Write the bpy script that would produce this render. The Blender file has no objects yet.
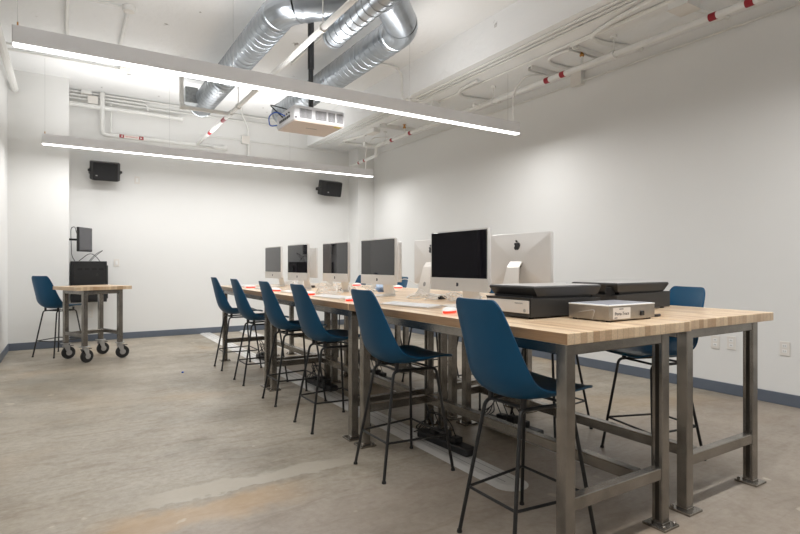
import bpy, bmesh, math, random
from mathutils import Vector, Matrix
random.seed(7)
PI = math.pi
R = math.radians
COL = bpy.context.scene.collection
LINK = COL.objects.link

# ------------------------------------------------------------------ materials
def srgb(r, g, b):
    def f(c):
        c /= 255.0
        return c / 12.92 if c <= .04045 else ((c + .055) / 1.055) ** 2.4
    return (f(r), f(g), f(b), 1)

def mat(name, col, rough=.5, metal=0.0, spec=.5, var=0.0, vscale=8.0, bump=0.0, bscale=60.0, emit=None, estr=0.0, coat=0.0, trans=0.0):
    m = bpy.data.materials.new(name); m.use_nodes = True
    nt = m.node_tree; N = nt.nodes; L = nt.links
    b = N['Principled BSDF']
    b.inputs['Base Color'].default_value = col
    b.inputs['Roughness'].default_value = rough
    b.inputs['Metallic'].default_value = metal
    b.inputs['Specular IOR Level'].default_value = spec
    b.inputs['Coat Weight'].default_value = coat
    b.inputs['Transmission Weight'].default_value = trans
    if emit:
        b.inputs['Emission Color'].default_value = emit
        b.inputs['Emission Strength'].default_value = estr
    tc = N.new('ShaderNodeTexCoord')
    if var > 0:
        n = N.new('ShaderNodeTexNoise'); n.inputs['Scale'].default_value = vscale; n.inputs['Detail'].default_value = 6
        L.new(tc.outputs['Object'], n.inputs['Vector'])
        r = N.new('ShaderNodeMapRange')
        r.inputs['From Min'].default_value = .3; r.inputs['From Max'].default_value = .7
        r.inputs['To Min'].default_value = 1 - var; r.inputs['To Max'].default_value = 1 + var
        L.new(n.outputs['Fac'], r.inputs['Value'])
        mx = N.new('ShaderNodeMix'); mx.data_type = 'RGBA'; mx.blend_type = 'MULTIPLY'
        mx.inputs['Factor'].default_value = 1
        mx.inputs['A'].default_value = col
        L.new(r.outputs['Result'], mx.inputs['B'])
        L.new(mx.outputs['Result'], b.inputs['Base Color'])
    if bump > 0:
        n2 = N.new('ShaderNodeTexNoise'); n2.inputs['Scale'].default_value = bscale; n2.inputs['Detail'].default_value = 4
        L.new(tc.outputs['Object'], n2.inputs['Vector'])
        bp = N.new('ShaderNodeBump'); bp.inputs['Strength'].default_value = bump; bp.inputs['Distance'].default_value = .01
        L.new(n2.outputs['Fac'], bp.inputs['Height']); L.new(bp.outputs['Normal'], b.inputs['Normal'])
    return m

M = {}
M['wall'] = mat('painted_wall', srgb(226, 226, 224), .6, spec=.25, var=.012, vscale=1.3, bump=.05, bscale=90)
M['pipe_white'] = mat('white_painted_pipe', srgb(226, 226, 223), .45, var=.02)
M['baseboard'] = mat('slate_vinyl_base', srgb(94, 102, 114), .45, var=.04)
M['steel'] = mat('raw_mill_steel', srgb(146, 141, 134), .27, metal=.85, var=.25, vscale=9, bump=.05, bscale=50)
M['steel_dark'] = mat('channel_slot_steel', srgb(58, 54, 48), .5, metal=.6, var=.2)
M['blue'] = mat('blue_molded_plastic', srgb(8, 72, 106), .4, spec=.3, var=.03, vscale=5, bump=.02, bscale=300)
M['black_metal'] = mat('black_powder_coat', srgb(26, 26, 27), .38, var=.1)
M['black_plastic'] = mat('black_plastic', srgb(22, 22, 24), .45, var=.1)
M['black_grille'] = mat('black_speaker_grille', srgb(17, 17, 19), .7, var=.2, vscale=120, bump=.3, bscale=500)
M['charcoal'] = mat('charcoal_plastic', srgb(44, 43, 42), .42, var=.06)
M['glass_black'] = mat('black_screen_glass', srgb(26, 25, 29), .03, spec=.75)
M['alu'] = mat('brushed_aluminium', srgb(226, 222, 216), .34, metal=.55, var=.02)
M['alu_back'] = mat('bead_blasted_aluminium', srgb(208, 206, 203), .42, metal=.25, var=.02)
M['white_plastic'] = mat('white_plastic', srgb(232, 232, 230), .35, var=.015)
M['key_white'] = mat('white_key_plastic', srgb(240, 240, 240), .4, var=.01)
M['proj_white'] = mat('projector_white', srgb(212, 212, 214), .4, var=.015)
M['proj_bottom'] = mat('projector_underside', srgb(208, 194, 184), .45, var=.02)
M['grey_grille'] = mat('grey_vent_grille', srgb(105, 105, 107), .6, var=.25, vscale=90)
M['yellow'] = mat('yellow_sticker', srgb(214, 200, 70), .5, var=.05)
M['red'] = mat('red_band', srgb(150, 22, 38), .5, var=.08)
M['label_paper'] = mat('label_paper', srgb(226, 220, 214), .5, var=.02)
M['ink'] = mat('label_ink', srgb(52, 52, 60), .6, var=.05)
M['ink_grey'] = mat('printed_grey_ink', srgb(150, 148, 146), .6, var=.05)
M['ink_red'] = mat('printed_red_ink', srgb(200, 70, 80), .6, var=.05)
M['red_glow'] = mat('red_translucent_plastic', srgb(255, 70, 50), .25, emit=srgb(255, 48, 34), estr=1.1, var=.04)
M['lightbox_steel'] = mat('brushed_stainless', srgb(176, 168, 158), .33, metal=.85, var=.12, vscale=14)
M['lightbox_top'] = mat('milky_acrylic', srgb(208, 210, 218), .12, var=.02)
M['panel_silver'] = mat('silver_scanner_panel', srgb(206, 200, 193), .4, metal=.15, var=.02)
M['lid_grey'] = mat('grey_scanner_lid_top', srgb(176, 174, 172), .35, var=.04)
M['raceway'] = mat('aluminium_floor_cover', srgb(214, 213, 210), .4, metal=.2, var=.06, vscale=5)
M['fixture'] = mat('satin_grey_housing', srgb(238, 238, 240), .5, var=.02)
M['plate'] = mat('wall_plate_plastic', srgb(224, 220, 214), .4, var=.02)
M['wire_white'] = mat('white_cable', srgb(228, 226, 222), .4, var=.03)
M['wire_blue'] = mat('blue_cable', srgb(30, 90, 190), .4, var=.05)
M['brass'] = mat('brass_fitting', srgb(186, 136, 76), .35, metal=.8, var=.08)
M['rubber'] = mat('black_rubber', srgb(28, 28, 29), .6, var=.15)
M['zinc'] = mat('zinc_caster_plate', srgb(190, 190, 190), .35, metal=.8, var=.08)
M['packet'] = mat('blue_paper', srgb(150, 172, 200), .5, var=.1, vscale=40)
M['added_window_frame'] = mat('added_dark_window_frame', srgb(60, 60, 62), .4, metal=.4, var=.05)
M['added_window_glass'] = mat('added_dark_window_glass', srgb(14, 15, 18), .05, spec=.6)
M['lens'] = mat('lit_lens', (1, 1, 1, 1), .5, emit=(1, .99, .98, 1), estr=7)
M['lens_up'] = mat('lit_upper_lens', (1, 1, 1, 1), .5, emit=(1, .99, .98, 1), estr=1.5)

def galv():
    m = mat('galvanised_spiral_duct', srgb(164, 170, 176), .3, metal=.95, var=.12, vscale=5, bump=.12, bscale=9)
    return m
M['galv'] = galv()
M['galv_box'] = mat('galvanised_sheet', srgb(170, 174, 176), .42, metal=.85, var=.2, vscale=30)

def butcher():
    m = bpy.data.materials.new('maple_butcher_block'); m.use_nodes = True
    nt = m.node_tree; N = nt.nodes; L = nt.links; b = N['Principled BSDF']
    tc = N.new('ShaderNodeTexCoord')
    sp = N.new('ShaderNodeSeparateXYZ'); L.new(tc.outputs['Object'], sp.inputs['Vector'])
    cb = N.new('ShaderNodeCombineXYZ'); L.new(sp.outputs['Y'], cb.inputs['X']); L.new(sp.outputs['X'], cb.inputs['Y'])
    br = N.new('ShaderNodeTexBrick')
    br.inputs['Scale'].default_value = 1; br.inputs['Brick Width'].default_value = .62; br.inputs['Row Height'].default_value = .036
    br.inputs['Mortar Size'].default_value = .0006; br.inputs['Bias'].default_value = -.1
    br.offset = .37; br.offset_frequency = 2
    br.inputs['Color1'].default_value = srgb(232, 208, 176); br.inputs['Color2'].default_value = srgb(188, 152, 116)
    br.inputs['Mortar'].default_value = srgb(150, 118, 86)
    L.new(cb.outputs['Vector'], br.inputs['Vector'])
    mp = N.new('ShaderNodeMapping'); mp.inputs['Scale'].default_value = (60, 3, 60)
    L.new(tc.outputs['Object'], mp.inputs['Vector'])
    n = N.new('ShaderNodeTexNoise'); n.inputs['Scale'].default_value = 2.2; n.inputs['Detail'].default_value = 8
    L.new(mp.outputs['Vector'], n.inputs['Vector'])
    r = N.new('ShaderNodeMapRange'); r.inputs['From Min'].default_value = .3; r.inputs['From Max'].default_value = .7
    r.inputs['To Min'].default_value = .86; r.inputs['To Max'].default_value = 1.1
    L.new(n.outputs['Fac'], r.inputs['Value'])
    mx = N.new('ShaderNodeMix'); mx.data_type = 'RGBA'; mx.blend_type = 'MULTIPLY'; mx.inputs['Factor'].default_value = 1
    L.new(br.outputs['Color'], mx.inputs['A']); L.new(r.outputs['Result'], mx.inputs['B'])
    L.new(mx.outputs['Result'], b.inputs['Base Color'])
    b.inputs['Roughness'].default_value = .28; b.inputs['Specular IOR Level'].default_value = .5
    return m
M['wood'] = butcher()

def floor_mat():
    m = bpy.data.materials.new('worn_concrete_floor'); m.use_nodes = True
    nt = m.node_tree; N = nt.nodes; L = nt.links; b = N['Principled BSDF']
    tc = N.new('ShaderNodeTexCoord')
    def noise(scale, detail=6, rough=.6, dist=0, vec=None):
        n = N.new('ShaderNodeTexNoise'); n.inputs['Scale'].default_value = scale; n.inputs['Detail'].default_value = detail
        n.inputs['Roughness'].default_value = rough; n.inputs['Distortion'].default_value = dist
        L.new(vec or tc.outputs['Object'], n.inputs['Vector']); return n.outputs['Fac']
    def ramp(fac, stops):
        r = N.new('ShaderNodeValToRGB'); e = r.color_ramp.elements
        while len(e) < len(stops): e.new(.5)
        for i, (p, c) in enumerate(stops): e[i].position = p; e[i].color = c
        L.new(fac, r.inputs['Fac']); return r.outputs['Color']
    def mix(a, bb, f, mode='MIX'):
        x = N.new('ShaderNodeMix'); x.data_type = 'RGBA'; x.blend_type = mode
        if isinstance(f, float): x.inputs['Factor'].default_value = f
        else: L.new(f, x.inputs['Factor'])
        for k, v in (('A', a), ('B', bb)):
            if isinstance(v, tuple): x.inputs[k].default_value = v
            else: L.new(v, x.inputs[k])
        return x.outputs['Result']
    def math_(op, a, c):
        x = N.new('ShaderNodeMath'); x.operation = op
        for i, v in enumerate((a, c)):
            if isinstance(v, (int, float)): x.inputs[i].default_value = v
            else: L.new(v, x.inputs[i])
        return x.outputs[0]
    def rng(v, a, c, d=0., e=1.):
        x = N.new('ShaderNodeMapRange'); x.interpolation_type = 'SMOOTHSTEP'
        x.inputs['From Min'].default_value = a; x.inputs['From Max'].default_value = c
        x.inputs['To Min'].default_value = d; x.inputs['To Max'].default_value = e
        L.new(v, x.inputs['Value']); return x.outputs['Result']
    base = ramp(noise(.9, 8, .62, .4), [(.3, srgb(138, 131, 117)), (.48, srgb(166, 157, 143)), (.72, srgb(184, 176, 162))])
    st = N.new('ShaderNodeMapping'); st.inputs['Scale'].default_value = (1.2, 4.5, 1); st.inputs['Rotation'].default_value = (0, 0, .25)
    L.new(tc.outputs['Object'], st.inputs['Vector'])
    streak = ramp(noise(2.2, 8, .7, 1.2, st.outputs['Vector']), [(.3, srgb(214, 208, 198)), (.52, (1, 1, 1, 1)), (.75, srgb(240, 238, 232))])
    c = mix(base, streak, .85, 'MULTIPLY')
    fine = ramp(noise(26, 6, .7), [(.32, srgb(205, 202, 197)), (.62, (1, 1, 1, 1))])
    c = mix(c, fine, .6, 'MULTIPLY')
    warm = rng(noise(.55, 3, .5, .6), .5, .68)
    c = mix(c, srgb(172, 148, 116), math_('MULTIPLY', warm, .5))
    # a filled trench crossing the slab: ochre stain with a smooth grey skim coat beside it
    sp = N.new('ShaderNodeSeparateXYZ'); L.new(tc.outputs['Object'], sp.inputs['Vector'])
    wob = math_('MULTIPLY', math_('SUBTRACT', noise(3.2, 6, .65), .5), .34)
    y = math_('ADD', sp.outputs['Y'], wob); x = math_('ADD', sp.outputs['X'], wob)
    och = math_('MULTIPLY', math_('MULTIPLY', rng(y, 2.44, 2.56), rng(y, 2.68, 2.8, 1., 0.)), math_('MULTIPLY', rng(x, .0, .3), rng(x, .75, 1.2, 1., 0.)))
    c = mix(c, srgb(184, 152, 112), math_('MULTIPLY', och, .6))
    skim = math_('MULTIPLY', math_('MULTIPLY', rng(y, 2.79, 2.81), rng(y, 2.93, 2.97, 1., 0.)), math_('MULTIPLY', rng(x, .2, .45), rng(x, 1.3, 1.6, 1., 0.)))
    c = mix(c, srgb(182, 174, 160), math_('MULTIPLY', skim, .8))
    below = math_('MULTIPLY', rng(y, 2.3, 2.75, 1., 0.), .35)
    c = mix(c, srgb(146, 132, 124), below)
    # white spots of old adhesive
    spots = ramp(noise(5.5, 3, .5, .3), [(.70, (0, 0, 0, 1)), (.73, (1, 1, 1, 1))])
    c = mix(c, srgb(200, 190, 172), math_('MULTIPLY', spots, .5))
    L.new(c, b.inputs['Base Color'])
    rr = rng(noise(3, 5), .3, .7, .32, .55)
    L.new(rr, b.inputs['Roughness'])
    b.inputs['Specular IOR Level'].default_value = .4
    bp = N.new('ShaderNodeBump'); bp.inputs['Strength'].default_value = .12; bp.inputs['Distance'].default_value = .01
    L.new(noise(30, 6, .7), bp.inputs['Height']); L.new(bp.outputs['Normal'], b.inputs['Normal'])
    return m
M['floor'] = floor_mat()

def ceiling_mat():
    m = bpy.data.materials.new('white_painted_concrete'); m.use_nodes = True
    nt = m.node_tree; N = nt.nodes; L = nt.links; b = N['Principled BSDF']
    tc = N.new('ShaderNodeTexCoord')
    n = N.new('ShaderNodeTexNoise'); n.inputs['Scale'].default_value = 5.0; n.inputs['Detail'].default_value = 5; n.inputs['Roughness'].default_value = .55
    L.new(tc.outputs['Object'], n.inputs['Vector'])
    r = N.new('ShaderNodeValToRGB'); e = r.color_ramp.elements
    e[0].position = .27; e[0].color = srgb(160, 157, 152); e[1].position = .31; e[1].color = srgb(236, 237, 237)
    L.new(n.outputs['Fac'], r.inputs['Fac'])
    n3 = N.new('ShaderNodeTexNoise'); n3.inputs['Scale'].default_value = .8; n3.inputs['Detail'].default_value = 6
    L.new(tc.outputs['Object'], n3.inputs['Vector'])
    r3 = N.new('ShaderNodeMapRange'); r3.inputs['To Min'].default_value = .93; r3.inputs['To Max'].default_value = 1.05
    L.new(n3.outputs['Fac'], r3.inputs['Value'])
    mx = N.new('ShaderNodeMix'); mx.data_type = 'RGBA'; mx.blend_type = 'MULTIPLY'; mx.inputs['Factor'].default_value = 1
    L.new(r.outputs['Color'], mx.inputs['A']); L.new(r3.outputs['Result'], mx.inputs['B'])
    L.new(mx.outputs['Result'], b.inputs['Base Color'])
    b.inputs['Roughness'].default_value = .6; b.inputs['Specular IOR Level'].default_value = .25
    bp = N.new('ShaderNodeBump'); bp.inputs['Strength'].default_value = .25; bp.inputs['Distance'].default_value = .02
    n2 = N.new('ShaderNodeTexNoise'); n2.inputs['Scale'].default_value = 14; n2.inputs['Detail'].default_value = 8
    L.new(tc.outputs['Object'], n2.inputs['Vector']); L.new(n2.outputs['Fac'], bp.inputs['Height']); L.new(bp.outputs['Normal'], b.inputs['Normal'])
    return m
M['ceiling'] = ceiling_mat()

# ------------------------------------------------------------------ mesh helpers
def V(*a): return Vector(a)

class MB:
    def __init__(s): s.bm = bmesh.new()
    def box(s, x0, x1, y0, y1, z0, z1, bev=0.0, seg=2, rot=None):
        t = bmesh.new(); bmesh.ops.create_cube(t, size=1)
        for v in t.verts:
            v.co = V((x0 + x1) / 2 + v.co.x * (x1 - x0), (y0 + y1) / 2 + v.co.y * (y1 - y0), (z0 + z1) / 2 + v.co.z * (z1 - z0))
        if bev > 0: bmesh.ops.bevel(t, geom=t.edges[:], offset=bev, segments=seg, affect='EDGES', profile=.5)
        s._merge(t, rot); return s
    def _merge(s, t, mtx=None):
        me = bpy.data.meshes.new('t')
        if mtx is not None: bmesh.ops.transform(t, matrix=mtx, verts=t.verts)
        t.to_mesh(me); t.free(); s.bm.from_mesh(me); bpy.data.meshes.remove(me)
    def prism(s, pts, a0, a1, axis='z', bev=0.0):
        """polygon pts (2-D) extruded along an axis"""
        t = bmesh.new()
        def mk(p, a):
            return {'z': V(p[0], p[1], a), 'y': V(p[0], a, p[1]), 'x': V(a, p[0], p[1])}[axis]
        A = [t.verts.new(mk(p, a0)) for p in pts]; B = [t.verts.new(mk(p, a1)) for p in pts]
        t.faces.new(A); t.faces.new(B[::-1]); n = len(pts)
        for i in range(n): t.faces.new((A[i], B[i], B[(i + 1) % n], A[(i + 1) % n]))
        bmesh.ops.recalc_face_normals(t, faces=t.faces)
        if bev > 0: bmesh.ops.bevel(t, geom=t.edges[:], offset=bev, segments=2, affect='EDGES')
        s._merge(t); return s
    def tube(s, pts, r, seg=10, caps=True, closed=False):
        pts = [Vector(p) for p in pts]; n = len(pts); rings = []
        up = V(0, 0, 1); prev = None
        for i, p in enumerate(pts):
            if closed: d = pts[(i + 1) % n] - pts[i - 1]
            elif i == 0: d = pts[1] - p
            elif i == n - 1: d = p - pts[-2]
            else: d = (pts[i + 1] - p).normalized() + (p - pts[i - 1]).normalized()
            d.normalize()
            if prev is None:
                a = d.cross(up)
                if a.length < 1e-3: a = d.cross(V(1, 0, 0))
            else:
                a = prev - d * prev.dot(d)
                if a.length < 1e-4: a = d.cross(up)
            a.normalize(); prev = a; b = d.cross(a)
            rr = r[i] if isinstance(r, (list, tuple)) else r
            rings.append([s.bm.verts.new(p + (a * math.cos(2 * PI * k / seg) + b * math.sin(2 * PI * k / seg)) * rr) for k in range(seg)])
        m = n if closed else n - 1
        for i in range(m):
            A, B = rings[i], rings[(i + 1) % n]
            for k in range(seg): s.bm.faces.new((A[k], A[(k + 1) % seg], B[(k + 1) % seg], B[k]))
        if caps and not closed:
            s.bm.faces.new(rings[0][::-1]); s.bm.faces.new(rings[-1])
        return s
    def cyl(s, p0, p1, r, seg=16): return s.tube([p0, p1], r, seg)
    def lathe(s, prof, seg=24, axis='z', c=(0, 0, 0)):
        rings = []
        c = Vector(c)
        for (r, h) in prof:
            ring = []
            for k in range(seg):
                a = 2 * PI * k / seg; x, y = r * math.cos(a), r * math.sin(a)
                ring.append(s.bm.verts.new(c + {'z': V(x, y, h), 'y': V(x, h, y), 'x': V(h, x, y)}[axis]))
            rings.append(ring)
        for A, B in zip(rings, rings[1:]):
            for k in range(seg): s.bm.faces.new((A[k], A[(k + 1) % seg], B[(k + 1) % seg], B[k]))
        if prof[0][0] > 0: s.bm.faces.new(rings[0][::-1])
        if prof[-1][0] > 0: s.bm.faces.new(rings[-1])
        return s
    def build(s, name, m, parent=None, loc=None, smooth=False, ang=35):
        bmesh.ops.recalc_face_normals(s.bm, faces=s.bm.faces)
        me = bpy.data.meshes.new(name); s.bm.to_mesh(me); s.bm.free()
        me.materials.append(m)
        if smooth:
            for p in me.polygons: p.use_smooth = True
            try: me.set_sharp_from_angle(angle=R(ang))
            except Exception: pass
        o = bpy.data.objects.new(name, me); LINK(o)
        if parent: o.parent = parent
        if loc: o.location = loc
        return o

def tag(o, label=None, cat=None, group=None, kind=None):
    if label: o['label'] = label
    if cat: o['category'] = cat
    if group: o['group'] = group
    if kind: o['kind'] = kind
    return o

def thing(name, label, cat, loc=(0, 0, 0), rz=0, group=None):
    o = bpy.data.objects.new(name, None); LINK(o); o.empty_display_size = .1
    o.location = loc; o.rotation_euler = (0, 0, rz)
    return tag(o, label, cat, group)

def copy_tree(o, parent=None):
    c = o.copy(); LINK(c)
    c.parent = parent
    for ch in list(o.children): copy_tree(ch, c)
    return c

def place(proto, used, loc, rz, label, group=None):
    o = proto if not used else copy_tree(proto)
    o.location = loc; o.rotation_euler = (0, 0, rz); o['label'] = label
    if group: o['group'] = group
    return o

def struct(name, mb, m, smooth=False):
    return tag(mb.build(name, m, smooth=smooth), kind='structure')

def arc(c, r, a0, a1, n, f):
    return [f(c[0] + r * math.cos(R(a0 + (a1 - a0) * i / n)), c[1] + r * math.sin(R(a0 + (a1 - a0) * i / n))) for i in range(n + 1)]

def round_path(pts, r, n=5):
    """polyline with rounded corners"""
    pts = [Vector(p) for p in pts]; out = [pts[0]]
    for i in range(1, len(pts) - 1):
        a, b, c = pts[i - 1], pts[i], pts[i + 1]
        u = (a - b); w = (c - b); k = min(r, u.length * .48, w.length * .48)
        p0 = b + u.normalized() * k; p1 = b + w.normalized() * k
        for j in range(n + 1):
            t = j / n; out.append(p0 * (1 - t) ** 2 + b * 2 * t * (1 - t) + p1 * t * t)
    out.append(pts[-1]); return out

def text_obj(name, s, size, m, parent, mtx, extr=.0004, align='CENTER'):
    cu = bpy.data.curves.new(name, 'FONT'); cu.body = s; cu.size = size; cu.extrude = extr
    cu.align_x = align; cu.align_y = 'CENTER'
    t = bpy.data.objects.new(name, cu); LINK(t)
    dg = bpy.context.evaluated_depsgraph_get(); dg.update()
    me = bpy.data.meshes.new_from_object(t.evaluated_get(dg)); bpy.data.objects.remove(t)
    me.transform(mtx); me.materials.clear(); me.materials.append(m)
    o = bpy.data.objects.new(name, me); LINK(o)
    if parent: o.parent = parent
    return o

def frame_mtx(o, x, n):
    """matrix whose local X is x, local Z (text normal) is n"""
    x = Vector(x).normalized(); n = Vector(n).normalized(); y = n.cross(x)
    return Matrix(((x.x, y.x, n.x, o[0]), (x.y, y.y, n.y, o[1]), (x.z, y.z, n.z, o[2]), (0, 0, 0, 1)))

# ------------------------------------------------------------------ the room
XL, XR, YB, YF = -.68, 5.06, 9.45, -2.2
CZ, SZ, SX = 3.82, 3.40, 3.84      # ceiling, beam underside, beam edge
struct('floor', MB().box(XL - .2, XR + .2, YF - .2, YB + .2, -.1, 0), M['floor'])
struct('ceiling', MB().box(XL - .2, XR + .2, YF - .2, YB + .2, CZ, CZ + .12), M['ceiling'])
struct('wall_back', MB().box(XL - .2, XR + .2, YB, YB + .15, 0, CZ), M['wall'])
struct('wall_right', MB().box(XR, XR + .15, YF, YB, 0, CZ), M['wall'])
struct('wall_front', MB().box(XL - .2, XR + .2, YF - .15, YF, 0, CZ), M['wall'])
WY0, WY1, WZ0, WZ1 = 2.6, 7.0, .8, 2.3
w = MB()
w.box(XL - .15, XL, YF, WY0, 0, CZ); w.box(XL - .15, XL, WY1, YB, 0, CZ)
w.box(XL - .15, XL, WY0, WY1, 0, WZ0); w.box(XL - .15, XL, WY0, WY1, WZ1, CZ)
struct('wall_left', w, M['wall'])
win = struct('added_window_1', MB().box(XL - .09, XL - .07, WY0, WY1, WZ0, WZ1), M['added_window_glass'])  # unseen dark window, added so the nearest screen reflects something dark
f = MB()
for y in (WY0, (2 * WY0 + WY1) / 3, (WY0 + 2 * WY1) / 3, WY1): f.box(XL - .13, XL - .03, y - .03, y + .03, WZ0, WZ1, .004)
for z in (WZ0, WZ1): f.box(XL - .13, XL - .03, WY0, WY1, z - .03, z + .03, .004)
f.build('added_window_frame', M['added_window_frame'], win)
struct('trim_1', MB().box(SX, XR, YF, YB, SZ, CZ), M['ceiling'])                     # wide beam along the right wall
struct('wall_pier_left', MB().box(XL, .025, 8.93, YB, 0, CZ), M['wall'])
struct('wall_pier_right', MB().box(4.71, XR, 9.05, YB, 0, SZ), M['wall'])
BH = .1; BT = .012
def base(name, pts):
    b = MB()
    for (x0, x1, y0, y1) in pts: b.box(x0, x1, y0, y1, 0, BH, .003, 1)
    struct(name, b, M['baseboard'])
base('baseboard_back', [(.025, 4.71, YB - BT, YB), (XL, .025, 8.93 - BT, 8.93), (.025, .025 + BT, 8.93 - BT, YB), (4.71 - BT, 4.71, 9.05 - BT, YB), (4.71, XR, 9.05 - BT, 9.05)])
base('baseboard_right', [(XR - BT, XR, YF, 9.04)])
base('baseboard_left', [(XL, XL + BT, YF, 8.91)])
base('baseboard_front', [(XL, XR, YF, YF + BT)])

# ------------------------------------------------------------------ suspended linear lights
def linear_light(y, label, x0=-.325, x1=4.535):
    zb = 2.715
    t = thing('linear_pendant_light', label, 'light', (0, y, zb), group='suspended linear lights')
    h = MB()
    h.box(x0, x1, -.036, -.032, .006, .13, .001, 1); h.box(x0, x1, .032, .036, .006, .13, .001, 1)
    h.box(x0, x0 + .004, -.036, .036, 0, .13, .001, 1); h.box(x1 - .004, x1, -.036, .036, 0, .13, .001, 1)
    h.box(x0, x1, -.034, .034, .055, .06)
    h.build('housing', M['fixture'], t)
    MB().box(x0 + .004, x1 - .004, -.034, .034, -.004, .012, .003, 1).build('lens', M['lens'], t)
    MB().box(x0 + .004, x1 - .004, -.031, .031, .11, .116).build('upper_lens', M['lens_up'], t)
    for x in (x0 + .03, (x0 + x1) / 2 - .9, (x0 + x1) / 2 + .9, x1 - .16):
        top = (SZ if x > SX else CZ) - zb
        MB().cyl((x, 0, .12), (x, 0, top), .0016, 6).build('cable', M['zinc'], t)
    g = t.children[-1]
    for x in (x0 + .03,):
        MB().cyl((x, 0, .125), (x, 0, .165), .005, 8).build('cable_gripper', M['brass'], t)
    for (nm, z, e, rot) in (('down_lamp', -.012, DOWN, 0), ('up_lamp', .14, UP, PI)):
        l = bpy.data.lights.new(nm, 'AREA'); l.shape = 'RECTANGLE'; l.size = x1 - x0 - .05; l.size_y = .06
        l.energy = e; l.color = (1, .992, .988)
        lo = bpy.data.objects.new(nm, l); LINK(lo); lo.parent = t; lo.location = ((x0 + x1) / 2, 0, z)
        if nm == 'up_lamp': l.size = 3.5; lo.location.x = x0 + 1.85
        lo.rotation_euler = (rot, 0, 0)
    return t
DOWN, UP = 65, 27
L1 = linear_light(4.62, 'long grey linear pendant light nearer the camera, crossing in front of the projector pole')
L2 = linear_light(8.22, 'long grey linear pendant light farther away, hanging just before the back wall', -.27, 4.56)
linear_light(1.0, 'long grey linear pendant light overhead, nearest the camera, added out of view for fill')  # third fixture, added out of view as fill light
MB().tube(round_path([(4.47, .015, .115), (4.47, .015, .48), (4.5, -.15, .65), (4.72, -.22, .67)], .1), .010, 8).build('power_cord', M['wire_white'], L1, smooth=True)
MB().tube(round_path([(4.44, .015, .115), (4.44, .015, .45), (4.46, -.15, .65), (4.75, -.27, .67)], .1), .010, 8).build('power_cord', M['wire_white'], L2, smooth=True)

# ------------------------------------------------------------------ work tables
TH = .914; TT = .044
def make_table():
    """local: x 0..W toward seam (inner side at x = W), y 0..LEN"""
    W, LN = .812, 1.795
    t = thing('work_table', 'x', 'table', group='butcher block work tables in the double row')
    MB().box(.0, W, .003, LN - .003, TH - TT, TH, .003, 2).build('tabletop', M['wood'], t)
    p = .052; xs = (.054, W - .084 - p); ys = (.055, LN - .055 - p)
    for i, x in enumerate(xs):
        for y in ys:
            b = MB().box(x, x + p, y, y + p, .02, TH - TT, .004, 2)
            lg = b.build('leg', M['steel'], t)
            xi = x + p if i == 0 else x
            MB().box(xi - .001, xi + .001, y + .017, y + p - .017, .03, TH - TT - .055).build('channel_slot', M['steel_dark'], lg)
            fp = MB(); cx, cy = x + p / 2, y + p / 2
            fp.box(cx - .055, cx + .055, cy - .055, cy + .055, 0, .012, .002, 1)
            fp.box(cx - .028, cx + .028, cy - .028, cy + .028, .012, .022, .002, 1)
            for dx in (-.04, .04): fp.lathe([(.008, .012), (.008, .02), (.004, .024)], 8, c=(cx + dx, cy - .04, 0))
            fp.build('foot_plate', M['steel'], lg)
    h = .052
    for y in ys:
        MB().box(xs[0] + p, xs[1], y + .004, y + p - .004, .215, .215 + h, .003, 1).build('end_stretcher', M['steel'], t)
        MB().box(xs[0] + p, xs[1], y + .004, y + p - .004, TH - TT - h, TH - TT, .003, 1).build('end_apron', M['steel'], t)
    rx = xs[1] - .13
    MB().box(rx, rx + h, ys[0] + p, ys[1], .215, .215 + h, .003, 1).build('long_stretcher', M['steel'], t)
    for x in (xs[0] + .004, xs[1] + .004):
        MB().box(x, x + p - .008, ys[0] + p, ys[1], TH - TT - h, TH - TT, .003, 1).build('side_apron', M['steel'], t)
    return t
tp = make_table()
TX0, TX1 = 1.553, 3.193
used = False
where = ['nearest the camera', 'in the middle of its row', 'farthest from the camera, by the back wall']
for k in range(3):
    y0 = 1.325 + 1.8 * k
    place(tp, used, (TX0, y0, 0), 0, 'butcher block steel table in the left row, ' + where[k]); used = True
    place(tp, used, (TX1, y0 + 1.82, 0), PI, 'butcher block steel table in the right row, ' + where[k])

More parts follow.
